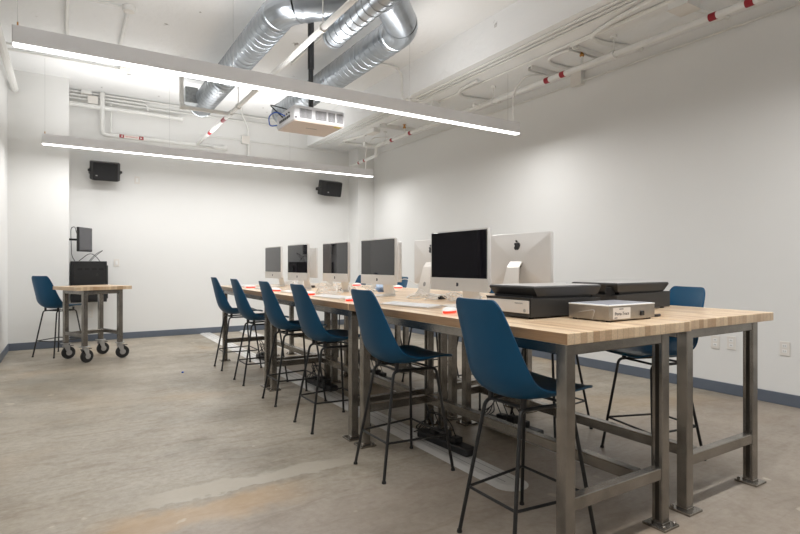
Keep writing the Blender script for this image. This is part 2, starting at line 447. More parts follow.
# ------------------------------------------------------------------ stools
def make_stool():
    t = thing('counter_stool', 'x', 'stool', group='blue shell stools along the work tables')
    # shell: profile (f forward, z) with half width and edge curl
    prof = [(.254, .629, .135, .002), (.246, .638, .172, .006), (.206, .643, .200, .014), (.13, .632, .214, .026), (.05, .617, .217, .038),
            (-.02, .608, .210, .050), (-.09, .611, .205, .062), (-.150, .633, .199, .070), (-.193, .684, .191, .070), (-.217, .755, .178, .064),
            (-.235, .83, .166, .052), (-.251, .905, .155, .038), (-.264, .970, .143, .024), (-.271, 1.010, .130, .014), (-.274, 1.028, .110, .010)]
    n = len(prof); cols = 12; bm = bmesh.new(); grid = []
    for i, (fx, z, hw, curl) in enumerate(prof):
        a = Vector(prof[max(0, i - 1)][:2]); b = Vector(prof[min(n - 1, i + 1)][:2]); d = (b - a).normalized()
        nrm = V(-d.y, d.x) if True else None       # left normal of path (front->back->up): points up / forward
        nx, nz = (d.y, -d.x)
        if nz < 0 or (abs(nz) < .3 and nx < 0): nx, nz = -nx, -nz
        if i > 7: nx, nz = abs(nx), abs(nz) * (1 if nx >= 0 else -1)
        row = []
        for k in range(cols + 1):
            u = -1 + 2 * k / cols
            c = curl * abs(u) ** 2.6
            row.append(bm.verts.new((fx + nx * c, u * hw, z + nz * c)))
        grid.append(row)
    for A, B in zip(grid, grid[1:]):
        for k in range(cols): bm.faces.new((A[k], A[k + 1], B[k + 1], B[k]))
    mb = MB(); mb.bm.free(); mb.bm = bm
    sh = mb.build('seat_shell', M['blue'], t, smooth=True, ang=180)
    s1 = sh.modifiers.new('sub', 'SUBSURF'); s1.levels = 1; s1.render_levels = 2
    s0 = sh.modifiers.new('sol', 'SOLIDIFY'); s0.thickness = .009; s0.offset = 0
    s2 = sh.modifiers.new('bev', 'BEVEL'); s2.width = .003; s2.segments = 2; s2.limit_method = 'ANGLE'
    # wire base: two inverted U frames, foot ring, mount
    r = .0085; rz = .2
    feet = {}
    for sd in (-1, 1):
        fr = V(.212, sd * .215, 0); rr = V(-.212, sd * .165, 0)
        tf = V(.15, sd * .135, .578); tr = V(-.115, sd * .105, .578)
        feet[(1, sd)] = (fr, tf); feet[(-1, sd)] = (rr, tr)
        mid = (tf + tr) / 2
        for (ft, tp_, nm) in ((fr, tf, 'front'), (rr, tr, 'rear')):
            pth = round_path([ft + V(0, 0, .006), tp_, tp_ + (mid - tp_) * .5], .045)
            lg = MB().tube(pth, r, 10).build('leg', M['black_metal'], t, smooth=True)
            MB().lathe([(.012, 0), (.012, .006), (.0095, .014)], 12, c=ft).build('foot_glide', M['rubber'], lg)
        MB().tube([tf + (mid - tf) * .42, tr + (mid - tr) * .42], r, 10).build('seat_rail', M['black_metal'], t, smooth=True)
    def at(key, z): a, b = feet[key]; return a + (b - a) * (z / .578)
    ring = [at((1, 1), rz), at((1, -1), rz), at((-1, -1), rz), at((-1, 1), rz)]
    rb = MB()
    for a, b in zip(ring, ring[1:] + ring[:1]): rb.cyl(a, b, .0065, 8)
    rb.build('footrest_ring', M['black_metal'], t, smooth=True)
    for x in (-.09, .12):
        y = .106 if x < 0 else .133
        m = MB(); m.cyl((x, -y, .582), (x, y, .582), .007, 8)
        for sd in (-1, 1): m.cyl((x, sd * y * .93, .578), (x, sd * y * .93, .622), .013, 10)
        m.build('seat_mount', M['black_metal'], t, smooth=True)
    return t
sp = make_stool(); used = False
Ln = ['nearest the camera', 'second from the camera', 'third from the camera', 'fourth from the camera', 'fifth from the camera', 'farthest from the camera']
for (y, dx, a), wd in zip([(1.67, .02, 0), (2.62, 0, 0), (3.60, 0, 0), (4.42, .02, 0), (5.32, .01, 0), (6.17, .01, 0)], Ln):
    place(sp, used, (1.645 + dx, y, 0), a, 'blue shell stool, left side of the long table, ' + wd); used = True
place(sp, True, (3.055, 1.945, 0), R(166), 'blue shell stool, right side of the table, nearest, its back beyond the scanner')
for (x, y, wd) in [(2.95, 2.66, 'second, mostly behind the scanners'), (3.02, 3.5, 'third, just peeping beside the nearest screen'),
                   (3.05, 4.28, 'fourth, mostly hidden'), (3.05, 5.25, 'fifth, hidden behind a screen'), (3.12, 6.35, 'farthest, its top showing between two screens')]:
    place(sp, True, (x, y, 0), PI, 'blue shell stool, right side of the table, ' + wd)
place(sp, True, (-.1, 8.2, 0), R(44), 'blue shell stool beside the wheeled butcher block cart near the left wall', 'blue stool by the rolling cart')

# ------------------------------------------------------------------ all-in-one computers
def apple_pts(s):
    """fruit outline with a bite on the right; the leaf comes apart"""
    c = [(0, .33), (.14, .40), (.28, .41), (.42, .32), (.46, .24), (.36, .14), (.32, .0), (.37, -.14), (.48, -.22), (.42, -.38), (.28, -.52), (.16, -.55), (.0, -.50),
         (-.16, -.55), (-.28, -.52), (-.42, -.36), (-.49, -.12), (-.49, .12), (-.42, .30), (-.28, .41), (-.14, .40)]
    leaf = [(.02, .46), (.0, .56), (.06, .68), (.2, .78), (.22, .68), (.16, .54)]
    return [(x * s, y * s) for x, y in c], [(x * s, y * s) for x, y in leaf]

def make_computer():
    """local: screen faces -x; width along y"""
    t = thing('desktop_computer', 'x', 'computer', group='aluminium all-in-one computers on the tables')
    W, z0, z1 = .552, .095, .462
    hw = W / 2
    b = MB()
    # tapered aluminium shell: flat front at x = 0, bulging back
    def ring(x, iy, iz): return [(x, y, z) for (y, z) in rounded(-hw + iy, hw - iy, z0 + iz, z1 - iz, .012)]
    def rounded(a, c, d, e, r):
        o = []
        for (cx, cz, a0) in ((c - r, e - r, 0), (a + r, e - r, 90), (a + r, d + r, 180), (c - r, d + r, 270)):
            for k in range(4): o.append((cx + r * math.cos(R(a0 + 30 * k)), cz + r * math.sin(R(a0 + 30 * k))))
        return o
    secs = [ring(0, .001, .001), ring(.001, 0, 0), ring(.018, 0, 0), ring(.023, .004, .004), ring(.032, .06, .05), ring(.042, .14, .10), ring(.045, .2, .15)]
    vs = [[b.bm.verts.new(p) for p in s_] for s_ in secs]
    n = len(vs[0])
    for A, B in zip(vs, vs[1:]):
        for k in range(n): b.bm.faces.new((A[k], A[(k + 1) % n], B[(k + 1) % n], B[k]))
    b.bm.faces.new(vs[0][::-1]); b.bm.faces.new(vs[-1])
    b.build('body', M['alu_back'], t, smooth=True, ang=30)
    MB().box(-.0025, -.0002, -hw + .001, hw - .001, z0, z0 + .078, .0008, 1).build('chin', M['alu'], t)
    sc = MB().box(-.003, -.0002, -hw + .009, hw - .009, z0 + .078, z1 - .009, .0008, 1).build('screen', M['glass_black'], t)
    MB().prism([(x, y + z0 + .04) for (x, y) in apple_pts(.024)[0]], -.0034, -.0026, 'x').build('chin_emblem', M['ink'], t)
    o, lf = apple_pts(.05)
    e = MB().prism([(-x, y + .378) for x, y in o], .0360, .0455, 'x'); e.prism([(-x, y + .378) for x, y in lf], .0360, .0455, 'x')
    e.build('back_emblem', M['black_plastic'], t)
    # stand: bent plate, foot under the screen, leg behind with a cable hole and hinge
    s = MB()
    pth = [(-.075, .004), (.115, .004), (.118, .012), (.076, .235), (.046, .272)]
    th = .006
    wtop, wbot = .062, .092
    def strip(pts, ws):
        rows = []
        m = len(pts)
        for i, (x, z) in enumerate(pts):
            a = Vector(pts[max(0, i - 1)]); c = Vector(pts[min(m - 1, i + 1)]); d = (c - a).normalized(); nx, nz = -d.y, d.x
            rows.append([s.bm.verts.new((x + nx * sgn * th / 2, sy * ws[i], z + nz * sgn * th / 2)) for (sgn, sy) in ((-1, -1), (-1, 1), (1, 1), (1, -1))])
        for A, B in zip(rows, rows[1:]):
            for k in range(4): s.bm.faces.new((A[k], A[(k + 1) % 4], B[(k + 1) % 4], B[k]))
        s.bm.faces.new(rows[0][::-1]); s.bm.faces.new(rows[-1])
    strip(pth, [.095, .095, .09, .056, .056])
    st = s.build('stand', M['alu'], t)
    d = Vector((.076 - .118, .235 - .012)).normalized()
    c = Vector((.118, .012)) + d * .085
    hb = MB(); nrm = V(d.y, 0, -d.x)
    hb.cyl(V(c.x, 0, c.y) + nrm * .0022, V(c.x, 0, c.y) + nrm * .0042, .0185, 20)
    hb.build('cable_hole', M['ink_grey'], st)
    MB().box(.03, .052, -.044, .044, .236, .268, .004).build('hinge', M['charcoal'], t)
    return t
cp = make_computer(); used = False
Lc = [(2.0, 2.545, 0, 'nearest in the left row'), (2.12, 3.74, 0, 'second in the left row'),
      (2.12, 4.54, 0, 'third in the left row'), (1.99, 5.16, 0, 'fourth in the left row'), (2.04, 6.07, 0, 'farthest in the left row')]
for x, y, a, wd in Lc:
    place(cp, used, (x, y, TH), a, 'all-in-one computer with dark screen facing the stools, ' + wd); used = True
Rc = [(2.57, 2.585, 'nearest in the right row, above the scanner'), (2.57, 3.57, 'second in the right row, half hidden'),
      (2.57, 4.36, 'third in the right row, hidden'), (2.57, 5.4, 'fourth in the right row, hidden'), (2.57, 6.26, 'farthest in the right row, between two screens')]
for x, y, wd in Rc:
    place(cp, True, (x, y, TH), PI, 'pale all-in-one computer seen from behind, ' + wd)

# keyboards and mice
def make_keyboard():
    t = thing('keyboard', 'x', 'keyboard', group='white keyboards on the tables')
    MB().prism([(-.057, .0), (.057, .0), (.057, .016), (-.057, .007)], -.215, .215, 'y', .001).build('keyboard_base', M['alu'], t)
    k = MB()
    rows = 6
    for r_ in range(rows):
        x = -.048 + r_ * .0192; z = .0078 + (x + .057) / .114 * .009
        y = -.208
        while y < .2:
            wd = .0165
            if r_ == 0 and -.09 < y < .0: wd = .1
            k.box(x - .0078, x + .0078, y, y + wd, z - .002, z + .0022); y += wd + .0026
    k.build('keys', M['key_white'], t)
    return t
kp = make_keyboard(); used = False
KN = ['nearest of the left row, before the second stool', 'second of the left row', 'third of the left row', 'fourth of the left row', 'farthest of the left row']
for (x, y, a), wd in zip([(1.77, 2.72, 10), (1.72, 3.74, 4), (1.74, 4.56, 3), (1.74, 5.4, 0), (1.74, 6.2, 0)], KN):
    # low edge faces the sitter at -x
    place(kp, used, (x, y, TH), R(a), 'white full size keyboard, ' + wd); used = True

def make_mouse():
    t = thing('computer_mouse', 'x', 'mouse', group='white mice with red glowing bases')
    def dome(a, b, h0, h1, mname, nm, sc):
        m = MB()
        seg = 20; rings = []
        for j in range(7):
            th = j / 6 * PI / 2
            rr = math.cos(th) * 1.1; z = h0 + (h1 - h0) * math.sin(th)
            rings.append([m.bm.verts.new((a * rr * math.cos(2 * PI * k / seg), b * rr * math.sin(2 * PI * k / seg), z)) for k in range(seg)] if j < 6 else [m.bm.verts.new((0, 0, z))])
        for A, B in zip(rings, rings[1:]):
            for k in range(seg):
                if len(B) == 1: m.bm.faces.new((A[k], A[(k + 1) % seg], B[0]))
                else: m.bm.faces.new((A[k], A[(k + 1) % seg], B[(k + 1) % seg], B[k]))
        m.bm.faces.new(rings[0][::-1])
        return m.build(nm, M[mname], t, smooth=True, ang=60)
    s = MB(); s.lathe([(.001, 0), (.027, .0), (.029, .004), (.029, .014)], 20)
    for v in s.bm.verts: v.co.x *= 1.85
    s.build('glowing_base', M['red_glow'], t, smooth=True)
    dome(.056, .031, .013, .034, 'white_plastic', 'shell', 1)
    MB().tube(round_path([(.05, 0, .012), (.12, 0, .004), (.2, .03, .004), (.27, -.02, .004)], .04), .0018, 6).build('mouse_cord', M['wire_white'], t, smooth=True)
    return t
mp_ = make_mouse(); used = False
for (x, y, a, wd) in [(1.70, 2.23, 25, 'nearest of the left row, between the first two stools'), (1.69, 3.36, 40, 'second of the left row, by the edge'), (1.72, 4.18, 20, 'third of the left row'),
                      (1.70, 4.98, -50, 'fourth of the left row'), (1.72, 5.86, 10, 'farthest of the left row'), (3.0, 5.8, 180, 'right row, left of the second screen'), (3.04, 4.92, 170, 'right row, right of the second screen')]:
    place(mp_, used, (x, y, TH), R(a), 'white mouse with red glowing base, ' + wd); used = True

# white cables coiled behind the screens
def coil(name, x, y, label, seed, n=26, sx=.12, sy=.18, zmax=.09, r=.0032, m='wire_white'):
    rd = random.Random(seed); pts = []; a = rd.random() * 6
    for i in range(n):
        a += .75 + rd.random() * .5; k = .5 + .5 * rd.random()
        pts.append(V(x + sx * k * math.cos(a), y + sy * k * math.sin(a), TH + .004 + abs(math.sin(i * 1.7)) * zmax * rd.random()))
    sm = []
    for i in range(len(pts) - 1):
        p0, p1, p2, p3 = pts[max(0, i - 1)], pts[i], pts[i + 1], pts[min(len(pts) - 1, i + 2)]
        for j in range(5):
            t = j / 5
            sm.append(.5 * ((2 * p1) + (p2 - p0) * t + (2 * p0 - 5 * p1 + 4 * p2 - p3) * t * t + (3 * p1 - p0 - 3 * p2 + p3) * t ** 3))
    for q in sm: q.z = max(q.z, TH + .003)
    tag(MB().tube(sm, r, 6).build(name, M[m], smooth=True), label, 'cable', 'tangles of white cable on the tables')
for i, (x, y, wd) in enumerate([(2.28, 2.86, 'between the nearest two computers'), (2.22, 3.22, 'right of the second screen of the left row'), (2.2, 4.14, 'between the second and third screens of the left row'), (1.9, 4.2, 'below the third screen of the left row'),
                                (2.2, 4.86, 'between the third and fourth screens of the left row'), (2.2, 5.58, 'between the fourth and fifth screens of the left row'), (2.3, 6.3, 'past the farthest screen of the left row')]):
    coil('cable_tangle', x, y, 'tangled white cable ' + wd, 11 + i)
def cord(pts, label, r=.0028, m='wire_white', rr=.06):
    tag(MB().tube(round_path(pts, rr, 6), r, 8).build('cable', M[m], smooth=True), label, 'cable')
cord([(2.44, 2.62, 1.0), (2.36, 2.7, 1.05), (2.32, 2.78, 1.02), (2.3, 2.8, TH + .004)], 'white cable arching left behind the nearest right row computer')
cord([(2.42, 2.5, 1.02), (2.36, 2.42, 1.035), (2.34, 2.28, 1.03), (2.36, 2.2, TH + .004)], 'white cable arching right behind the nearest right row computer')
cord([(2.43, 3.62, 1.0), (2.38, 3.72, 1.06), (2.34, 3.82, 1.02), (2.3, 3.86, TH + .004)], 'white cable arching behind the second right row computer')
# small adapters and a paper packet lying among the cables
def adapter(x, y, rz, label, name='power_adapter', m='black_plastic'):
    t = thing(name, label, 'adapter', (x, y, TH), rz, 'small adapters among the cables')
    MB().box(-.035, .035, -.02, .02, 0, .024, .004).build('adapter_body', M[m], t)
    MB().tube(round_path([(.034, 0, .012), (.07, 0, .006), (.1, .03, .004), (.14, .02, .004)], .02), .0025, 6).build('adapter_lead', M['black_plastic'], t, smooth=True)
adapter(2.33, 3.16, .4, 'small black adapter on the table right of the second screen of the left row')
adapter(2.28, 4.72, 1.2, 'small black adapter on the table between the third and fourth screens')
adapter(2.3, 5.52, .7, 'small black adapter on the table left of the fourth screen')
pk = MB()
for a, zz in ((0, 0), (.5, .02), (-.4, .04)):
    pk.box(-.05, .05, -.035, .035, zz, zz + .006, .001, 1, Matrix.Translation((2.3, 3.98, TH + .035)) @ Matrix.Rotation(a, 4, 'Z') @ Matrix.Rotation(.5, 4, 'X'))
tag(pk.build('paper_packet', M['packet']), 'small blue paper packet lying left of the second screen of the left row', 'packet')

# ------------------------------------------------------------------ scanners and light box
def make_scanner():
    """front panel faces -x ; 0..L along x, 0..D along y"""
    t = thing('flatbed_scanner', 'x', 'scanner', group='flatbed scanners back to back')
    L_, D_ = .503, .3
    b = MB().prism([(0.004, .008), (L_, .008), (L_, .088), (-.006, .098), (0.004, .088)], 0, D_, 'y', .003)
    b.build('scanner_body', M['charcoal'], t)
    ft = MB()
    for x in (.04, L_ - .05):
        for y in (.03, D_ - .03): ft.lathe([(.012, 0), (.012, .009)], 10, c=(x, y, 0))
    ft.build('rubber_feet', M['rubber'], t)
    pn = MB().box(-.002, .006, .006, D_ - .006, .026, .086, .002, 1).build('front_panel', M['panel_silver'], t)
    MB().cyl((-.0035, .03, .04), (-.001, .03, .04), .008, 12).build('power_button', M['ink_grey'], pn)
    # lid with undercut edges
    l = MB()
    lo = [(.056, .006), (L_ - .02, .006), (L_ - .02, D_ - .006), (.056, D_ - .006)]; hi = [(.026, -.003), (L_ - .004, -.003), (L_ - .004, D_ + .003), (.026, D_ + .003)]
    secs = [[(x, y, .104) for x, y in lo], [(x, y, .14) for x, y in hi], [(x, y, .147) for x, y in hi], [(x + (.004 if x < .2 else -.004), y + (.004 if y < .1 else -.004), .152) for x, y in hi]]
    vs = [[l.bm.verts.new(p) for p in s_] for s_ in secs]
    for A, B in zip(vs, vs[1:]):
        for k in range(4): l.bm.faces.new((A[k], A[(k + 1) % 4], B[(k + 1) % 4], B[k]))
    l.bm.faces.new(vs[0][::-1]); l.bm.faces.new(vs[-1])
    lid = l.build('lid', M['charcoal'], t)
    MB().box(.032, L_ - .012, .006, D_ - .008, .1515, .1535, .0008, 1).build('lid_panel', M['lid_grey'], lid)
    for y in (.05, D_ - .05): MB().box(L_ - .03, L_ + .002, y - .02, y + .02, .08, .13, .003).build('hinge', M['black_plastic'], t)
    MB().box(.06, .09, .03, .05, .08, .108, .002, 1).build('lid_latch', M['black_plastic'], t)
    MB().box(.04, L_ - .05, .02, D_ - .02, .08, .106).build('glass_bed', M['black_plastic'], t)
    return t
sc = make_scanner()
place(sc, False, (1.797, 1.755, TH), 0, 'dark flatbed scanner with silver front panel on the near left table')
s2 = place(sc, True, (3.01, 2.115, TH), PI, 'dark flatbed scanner on the near right table, turned away, behind the light box')
pn = [c for c in sc.children if c.name.startswith('front_panel')][0]
mt = frame_mtx((-.0024, .235, .062), (0, -1, 0), (-1, 0, 0))
text_obj('maker_mark', 'EPSON', .011, M['ink_grey'], pn, mt)
text_obj('model_mark', 'PERFECTION', .009, M['ink_grey'], pn, frame_mtx((-.0024, .068, .072), (0, -1, 0), (-1, 0, 0)))

t = thing('light_box', 'stainless steel light box with white top on the near left table corner', 'light box', (2.0, 1.485, TH), R(0))
MB().box(0, .335, 0, .22, .007, .07, .002, 1).build('steel_case', M['lightbox_steel'], t)
MB().box(-.001, .336, -.001, .221, .0695, .0745, .0012, 1).build('steel_rim', M['white_plastic'], t)
MB().box(.008, .327, .008, .212, .0735, .0765, .001, 1).build('acrylic_top', M['lightbox_top'], t)
fb = MB()
for x in (.02, .315):
    for y in (.02, .2): fb.lathe([(.01, 0), (.01, .008)], 10, c=(x, y, 0))
fb.build('rubber_feet', M['rubber'], t)
lb = MB().box(.028, .15, -.0012, .0, .012, .062).build('paper_label', M['label_paper'], t)
text_obj('label_lettering', 'Porta-Trace', .0205, M['ink'], lb, frame_mtx((.089, -.0016, .035), (1, 0, 0), (0, -1, 0)), .0003)
g = MB()
for (x0, x1, z) in ((.070, .098, .056), (.036, .056, .018)): g.box(x0, x1, -.0017, -.001, z - .0018, z + .0018)
g.build('label_fine_print', M['ink'], lb)
MB().box(.222, .248, -.006, .001, .02, .042, .002, 1).build('switch', M['black_plastic'], t)
MB().tube(round_path([(-.002, .16, .035), (-.004, .09, .05), (-.006, .075, .052), (-.006, .07, .045), (-.005, .085, .004)], .012), .0016, 6).build('wire_clip', M['zinc'], t, smooth=True)
tag(MB().tube(round_path([(2.38, 1.56, TH + .006), (2.42, 1.53, TH + .006), (2.46, 1.54, TH + .006)], .02), .007, 8).build('cable_plug', M['black_plastic'], smooth=True), 'small black cable plug lying right of the stainless light box', 'plug')

# ------------------------------------------------------------------ floor raceways and power strips
def raceway(x, y0, y1, label):
    t = thing('floor_raceway', label, 'raceway', (x, 0, 0), group='flat floor raceways under the tables')
    h = .016
    MB().prism([(-.1, 0), (.1, 0), (.065, h), (-.065, h)], y0 + .1, y1, 'y', .001).build('cover', M['raceway'], t)
    e = MB(); n = 10; low = []; hi = []
    for k in range(n + 1):
        a = PI + PI * k / n
        low.append((.1 * math.cos(a), y0 + .1 + .1 * math.sin(a), 0)); hi.append((.065 * math.cos(a), y0 + .1 + .065 * math.sin(a), h))
    A = [e.bm.verts.new(p) for p in low]; B = [e.bm.verts.new(p) for p in hi]
    for k in range(n): e.bm.faces.new((A[k], A[k + 1], B[k + 1], B[k]))
    e.bm.faces.new(B); e.bm.faces.new(A[::-1]); e.bm.faces.new((A[0], B[0], B[-1], A[-1]))
    e.build('end_cap', M['raceway'], t)
    s = MB()
    for dx in (-.03, .03): s.box(dx - .002, dx + .002, y0 + .1, y1, h - .001, h + .0008)
    s.build('seam_line', M['ink_grey'], t)
raceway(2.0, 2.0, 9.43, 'flat aluminium floor raceway running under the left row of tables')
raceway(2.66, 1.98, 9.43, 'flat aluminium floor raceway running under the right row of tables')
def make_strip():
    t = thing('power_strip', 'x', 'power strip', group='black power strips on the floor raceways')
    MB().box(-.045, .045, -.24, .24, 0, .05, .012, 3).build('strip_case', M['black_plastic'], t)
    for i, y in enumerate((-.1, .0, .1)):
        a = MB().box(-.03, .03, y - .03, y + .03, .05, .085 if i != 1 else .1, .005).build('plug', M['black_plastic'], t)
    w = MB()
    for k in range(4):
        pts = [V(.0, -.1 + .07 * k, .08), V(.03 - .02 * k, .0 + .06 * k, .17 + .03 * k), V(-.05 + .05 * k, .14 + .04 * k, .2 - .03 * k), V(.07 - .03 * k, .24 + .02 * k, .05), V(.02 * k, .33, .006)]
        w.tube(round_path(pts, .07), .004, 6)
    w.build('plug_leads', M['black_plastic'], t, smooth=True)
    return t
pp = make_strip(); used = False
for (x, y, wd) in [(2.04, 2.72, 'nearest on the left raceway'), (2.64, 2.74, 'nearest on the right raceway'), (2.04, 4.66, 'middle of the left raceway'), (2.64, 4.66, 'middle of the right raceway'), (2.04, 6.3, 'far end of the left raceway')]:
    place(pp, used, (x, y, .0165), R(4), 'black power strip, ' + wd); used = True

# ------------------------------------------------------------------ rolling cart
def make_cart():
    t = thing('rolling_cart', 'small butcher block cart on four black casters near the left wall', 'cart', (.275, 7.66, 0), R(23.9))
    MB().box(-.33, .33, -.30, .30, .862, .905, .003, 2).build('tabletop', M['wood'], t)
    p = .052
    for sx in (-1, 1):
        for sy in (-1, 1):
            cx, cy = sx * .21, sy * .235
            lg = MB().box(cx - p / 2, cx + p / 2, cy - p / 2, cy + p / 2, .2, .862, .004, 2).build('leg', M['steel'], t)
            c = thing('caster', None, None); c.parent = t; c.location = (cx, cy, 0); c.rotation_euler = (0, 0, R(180 + 8 * sx * sy - 6 * sx)); del_keys(c)
            MB().lathe([(.052, -.02), (.074, -.018), (.078, -.008), (.078, .008), (.074, .018), (.052, .02)], 24, axis='y', c=(-.03, 0, .078)).build('wheel', M['rubber'], c, smooth=True)
            k = MB(); k.box(-.045, .045, -.045, .045, .188, .2, .002, 1); k.cyl((0, 0, .165), (0, 0, .19), .03, 16)
            for s_ in (-1, 1): k.prism([(-.045, .07), (-.015, .07), (.035, .168), (-.035, .168)], s_ * .026 - .002, s_ * .026 + .002, 'y')
            k.cyl((-.03, -.032, .078), (-.03, .032, .078), .012, 10); k.cyl((-.03, -.024, .078), (-.03, .024, .078), .034, 16)
            k.build('fork', M['zinc'], c)
            MB().box(-.085, -.03, -.02, .02, .158, .166, .002, 1).build('brake_pedal', M['charcoal'], c)
    for sx in (-1, 1): MB().box(sx * .21 - .022, sx * .21 + .022, -.209, .209, .3, .345, .003, 1).build('end_stretcher', M['steel'], t)
    MB().box(-.188, .188, .09, .135, .3, .345, .003, 1).build('long_stretcher', M['steel'], t)
    for sx in (-1, 1): MB().box(sx * .21 - .022, sx * .21 + .022, -.209, .209, .812, .862, .003, 1).build('side_apron', M['steel'], t)
    for sy in (-1, 1): MB().box(-.184, .184, sy * .235 - .022, sy * .235 + .022, .812, .862, .003, 1).build('end_apron', M['steel'], t)
def del_keys(o):
    for k in ('label', 'category', 'group'):
        if k in o: del o[k]
make_cart()

# ------------------------------------------------------------------ wall rack and monitor
t = thing('equipment_rack', 'black wall mounted equipment cabinet on the back wall behind the cart', 'rack', (.28, YB, .62))
MB().box(-.235, .225, -.42, -.002, 0, .6, .004, 1).build('cabinet', M['black_plastic'], t)
MB().box(-.2, .19, -.436, -.418, .03, .57, .003, 1).build('front_door', M['charcoal'], t).data.materials[0] = M['black_metal']
hd = MB(); hd.cyl((.1, -.45, .4), (.1, -.434, .4), .016, 12); hd.cyl((-.12, -.442, .22), (-.12, -.434, .22), .022, 12); hd.build('lock_knob', M['charcoal'], t)
MB().box(.222, .245, -.3, -.06, .04, .54, .003, 1).build('side_rail', M['black_metal'], t)
vs_ = MB()
for k in range(4): vs_.box(-.15 + .09 * k, -.09 + .09 * k, -.438, -.434, .47, .5)
vs_.build('vent_slots', M['black_grille'], t)
def loose(pts, label, m='black_plastic', r=.005):
    tag(MB().tube(round_path(pts, .1, 6), r, 6).build('cable', M[m], smooth=True), label, 'cable')
loose([(.15, 9.2, 1.225), (.3, 9.15, 1.36), (.42, 9.12, 1.235), (.44, 9.02, 1.1), (.46, 9.02, .9)], 'black cable looping out of the top of the wall cabinet')
loose([(.3, 9.25, 1.225), (.36, 9.2, 1.3), (.48, 9.15, 1.4), (.36, 9.15, 1.33), (.28, 9.2, 1.225)], 'thin black cable loop standing above the wall cabinet', r=.004)
loose([(.1, 9.3, 1.225), (.06, 9.36, 1.3), (.05, 9.38, 1.6), (.05, 9.34, 1.72), (.1, 9.28, 1.74), (.13, 9.2, 1.6)], 'black cable looping up from the cabinet to the wall monitor')
t = thing('wall_monitor', 'dark flat monitor on a swing arm above the wall cabinet at left', 'monitor', (.225, 9.05, 1.535), R(-28))
# faces local -y ... turned to the right
def mon(root):
    MB().box(-.20, .20, -.012, .03, -.2, .2, .008, 2).build('monitor_case', M['black_plastic'], root)
    MB().box(-.187, .187, -.0145, -.0115, -.17, .187, .001, 1).build('screen', M['screen_grey'], root)
    MB().box(-.12, .12, .028, .05, -.12, .12, .008, 2).build('rear_housing', M['black_plastic'], root)
    MB().box(-.05, .05, .05, .065, -.05, .05, .003, 1).build('mount_plate', M['charcoal'], root)
    a = MB(); a.tube(round_path([(0, .06, 0), (0, .12, 0), (-.12, .2, 0), (-.16, .3, 0)], .03), .018, 10)
    a.build('swing_arm', M['black_metal'], root, smooth=True)
M['screen_grey'] = mat('grey_screen_glass', srgb(74, 74, 78), .18, spec=.5)
mon(t); t.rotation_euler = (0, 0, R(60)); t.scale = (.88, .88, .88)

# ------------------------------------------------------------------ loudspeakers
def make_speaker(loc, rz, label):
    t = thing('wall_speaker', label, 'speaker', loc, rz, 'black loudspeakers on the back wall')
    tilt = thing('speaker_cabinet', None, None); del_keys(tilt)
    bpy.data.objects.remove(tilt)
    T = Matrix.Rotation(R(14), 4, 'X')
    c = MB().prism([(-.2, .13), (.2, .13), (.2, -.02), (.16, -.13), (-.16, -.13), (-.2, -.02)], -.135, .135, 'z', .008)
    bmesh.ops.transform(c.bm, matrix=T, verts=c.bm.verts); c.build('cabinet', M['black_plastic'], t)
    g = MB().box(-.158, .158, -.137, -.129, -.12, .12, .003, 1); bmesh.ops.transform(g.bm, matrix=T, verts=g.bm.verts); g.build('grille', M['black_grille'], t)
    e = MB().box(-.13, -.105, -.1395, -.1365, -.07, -.055); bmesh.ops.transform(e.bm, matrix=T, verts=e.bm.verts); e.build('badge', M['zinc'], t)
    b = MB()
    for s_ in (-1, 1):
        b.box(s_ * .208 - .004, s_ * .208 + .004, -.03, .2, -.025, .025, .002, 1); b.cyl((s_ * .2, 0, 0), (s_ * .228, 0, 0), .018, 12)
    b.box(-.212, .212, .194, .204, -.025, .025, .002, 1); b.box(-.06, .06, .2, .25, -.06, .06, .004, 1)
    b.build('yoke_bracket', M['black_metal'], t)
make_speaker((.49, 9.2, 2.585), 0, 'black loudspeaker on a yoke, high on the back wall at left')
make_speaker((4.2, 9.17, 2.6), R(4), 'black loudspeaker on a yoke, high on the back wall at right')

# ------------------------------------------------------------------ projector on a pole
t = thing('ceiling_projector', 'white projector hanging from a black pole below the ducts', 'projector', (2.155, 5.2, 2.585)); t.scale = (1.08, 1.08, 1.0)
MB().box(-.255, .255, -.22, .25, .004, .155, .018, 3).build('case', M['proj_white'], t, smooth=True)
ub = MB().box(-.245, .245, -.21, .24, -.004, .008, .004, 1).build('underside', M['proj_bottom'], t)
gr = MB()
lo_ = MB()
for k, (x0, w_) in enumerate(((-.018, .045),)): pass
mk = MB()
for k in range(9): mk.box(-.055 + k * .012, -.047 + k * .012, -.02, -.008, -.0052, -.0038)
mk.build('printed_mark', M['ink'], ub)
MB().box(.16, .225, -.2, -.16, -.0052, -.0038).build('warning_sticker', M['yellow'], ub)
for (x0, x1) in ((-.2, -.085), (-.045, .065), (.082, .15), (.17, .235)):
    g = MB()
    z = .03
    g.box(x0, x1, -.2225, -.2195, .03, .122, .001, 1)
    gv = g.build('vent_grille', M['grey_grille'], t)
    s = MB()
    nn = int((x1 - x0) / .012)
    for k in range(nn): s.box(x0 + .006 + k * .012, x0 + .0085 + k * .012, -.224, -.2215, .034, .118)
    s.build('slats', M['proj_white'], gv)
MB().cyl((-.236, -.223, .03), (-.236, -.218, .03), .009, 12).build('sensor', M['ink'], t)
cn = MB()
for k in range(6): cn.box(-.258, -.253, -.12 + .05 * k, -.085 + .05 * k, .05, .075)
for k in range(4): cn.cyl((-.262, -.1 + .06 * k, .1), (-.253, -.1 + .06 * k, .1), .008, 10)
cn.build('connectors', M['charcoal'], t)
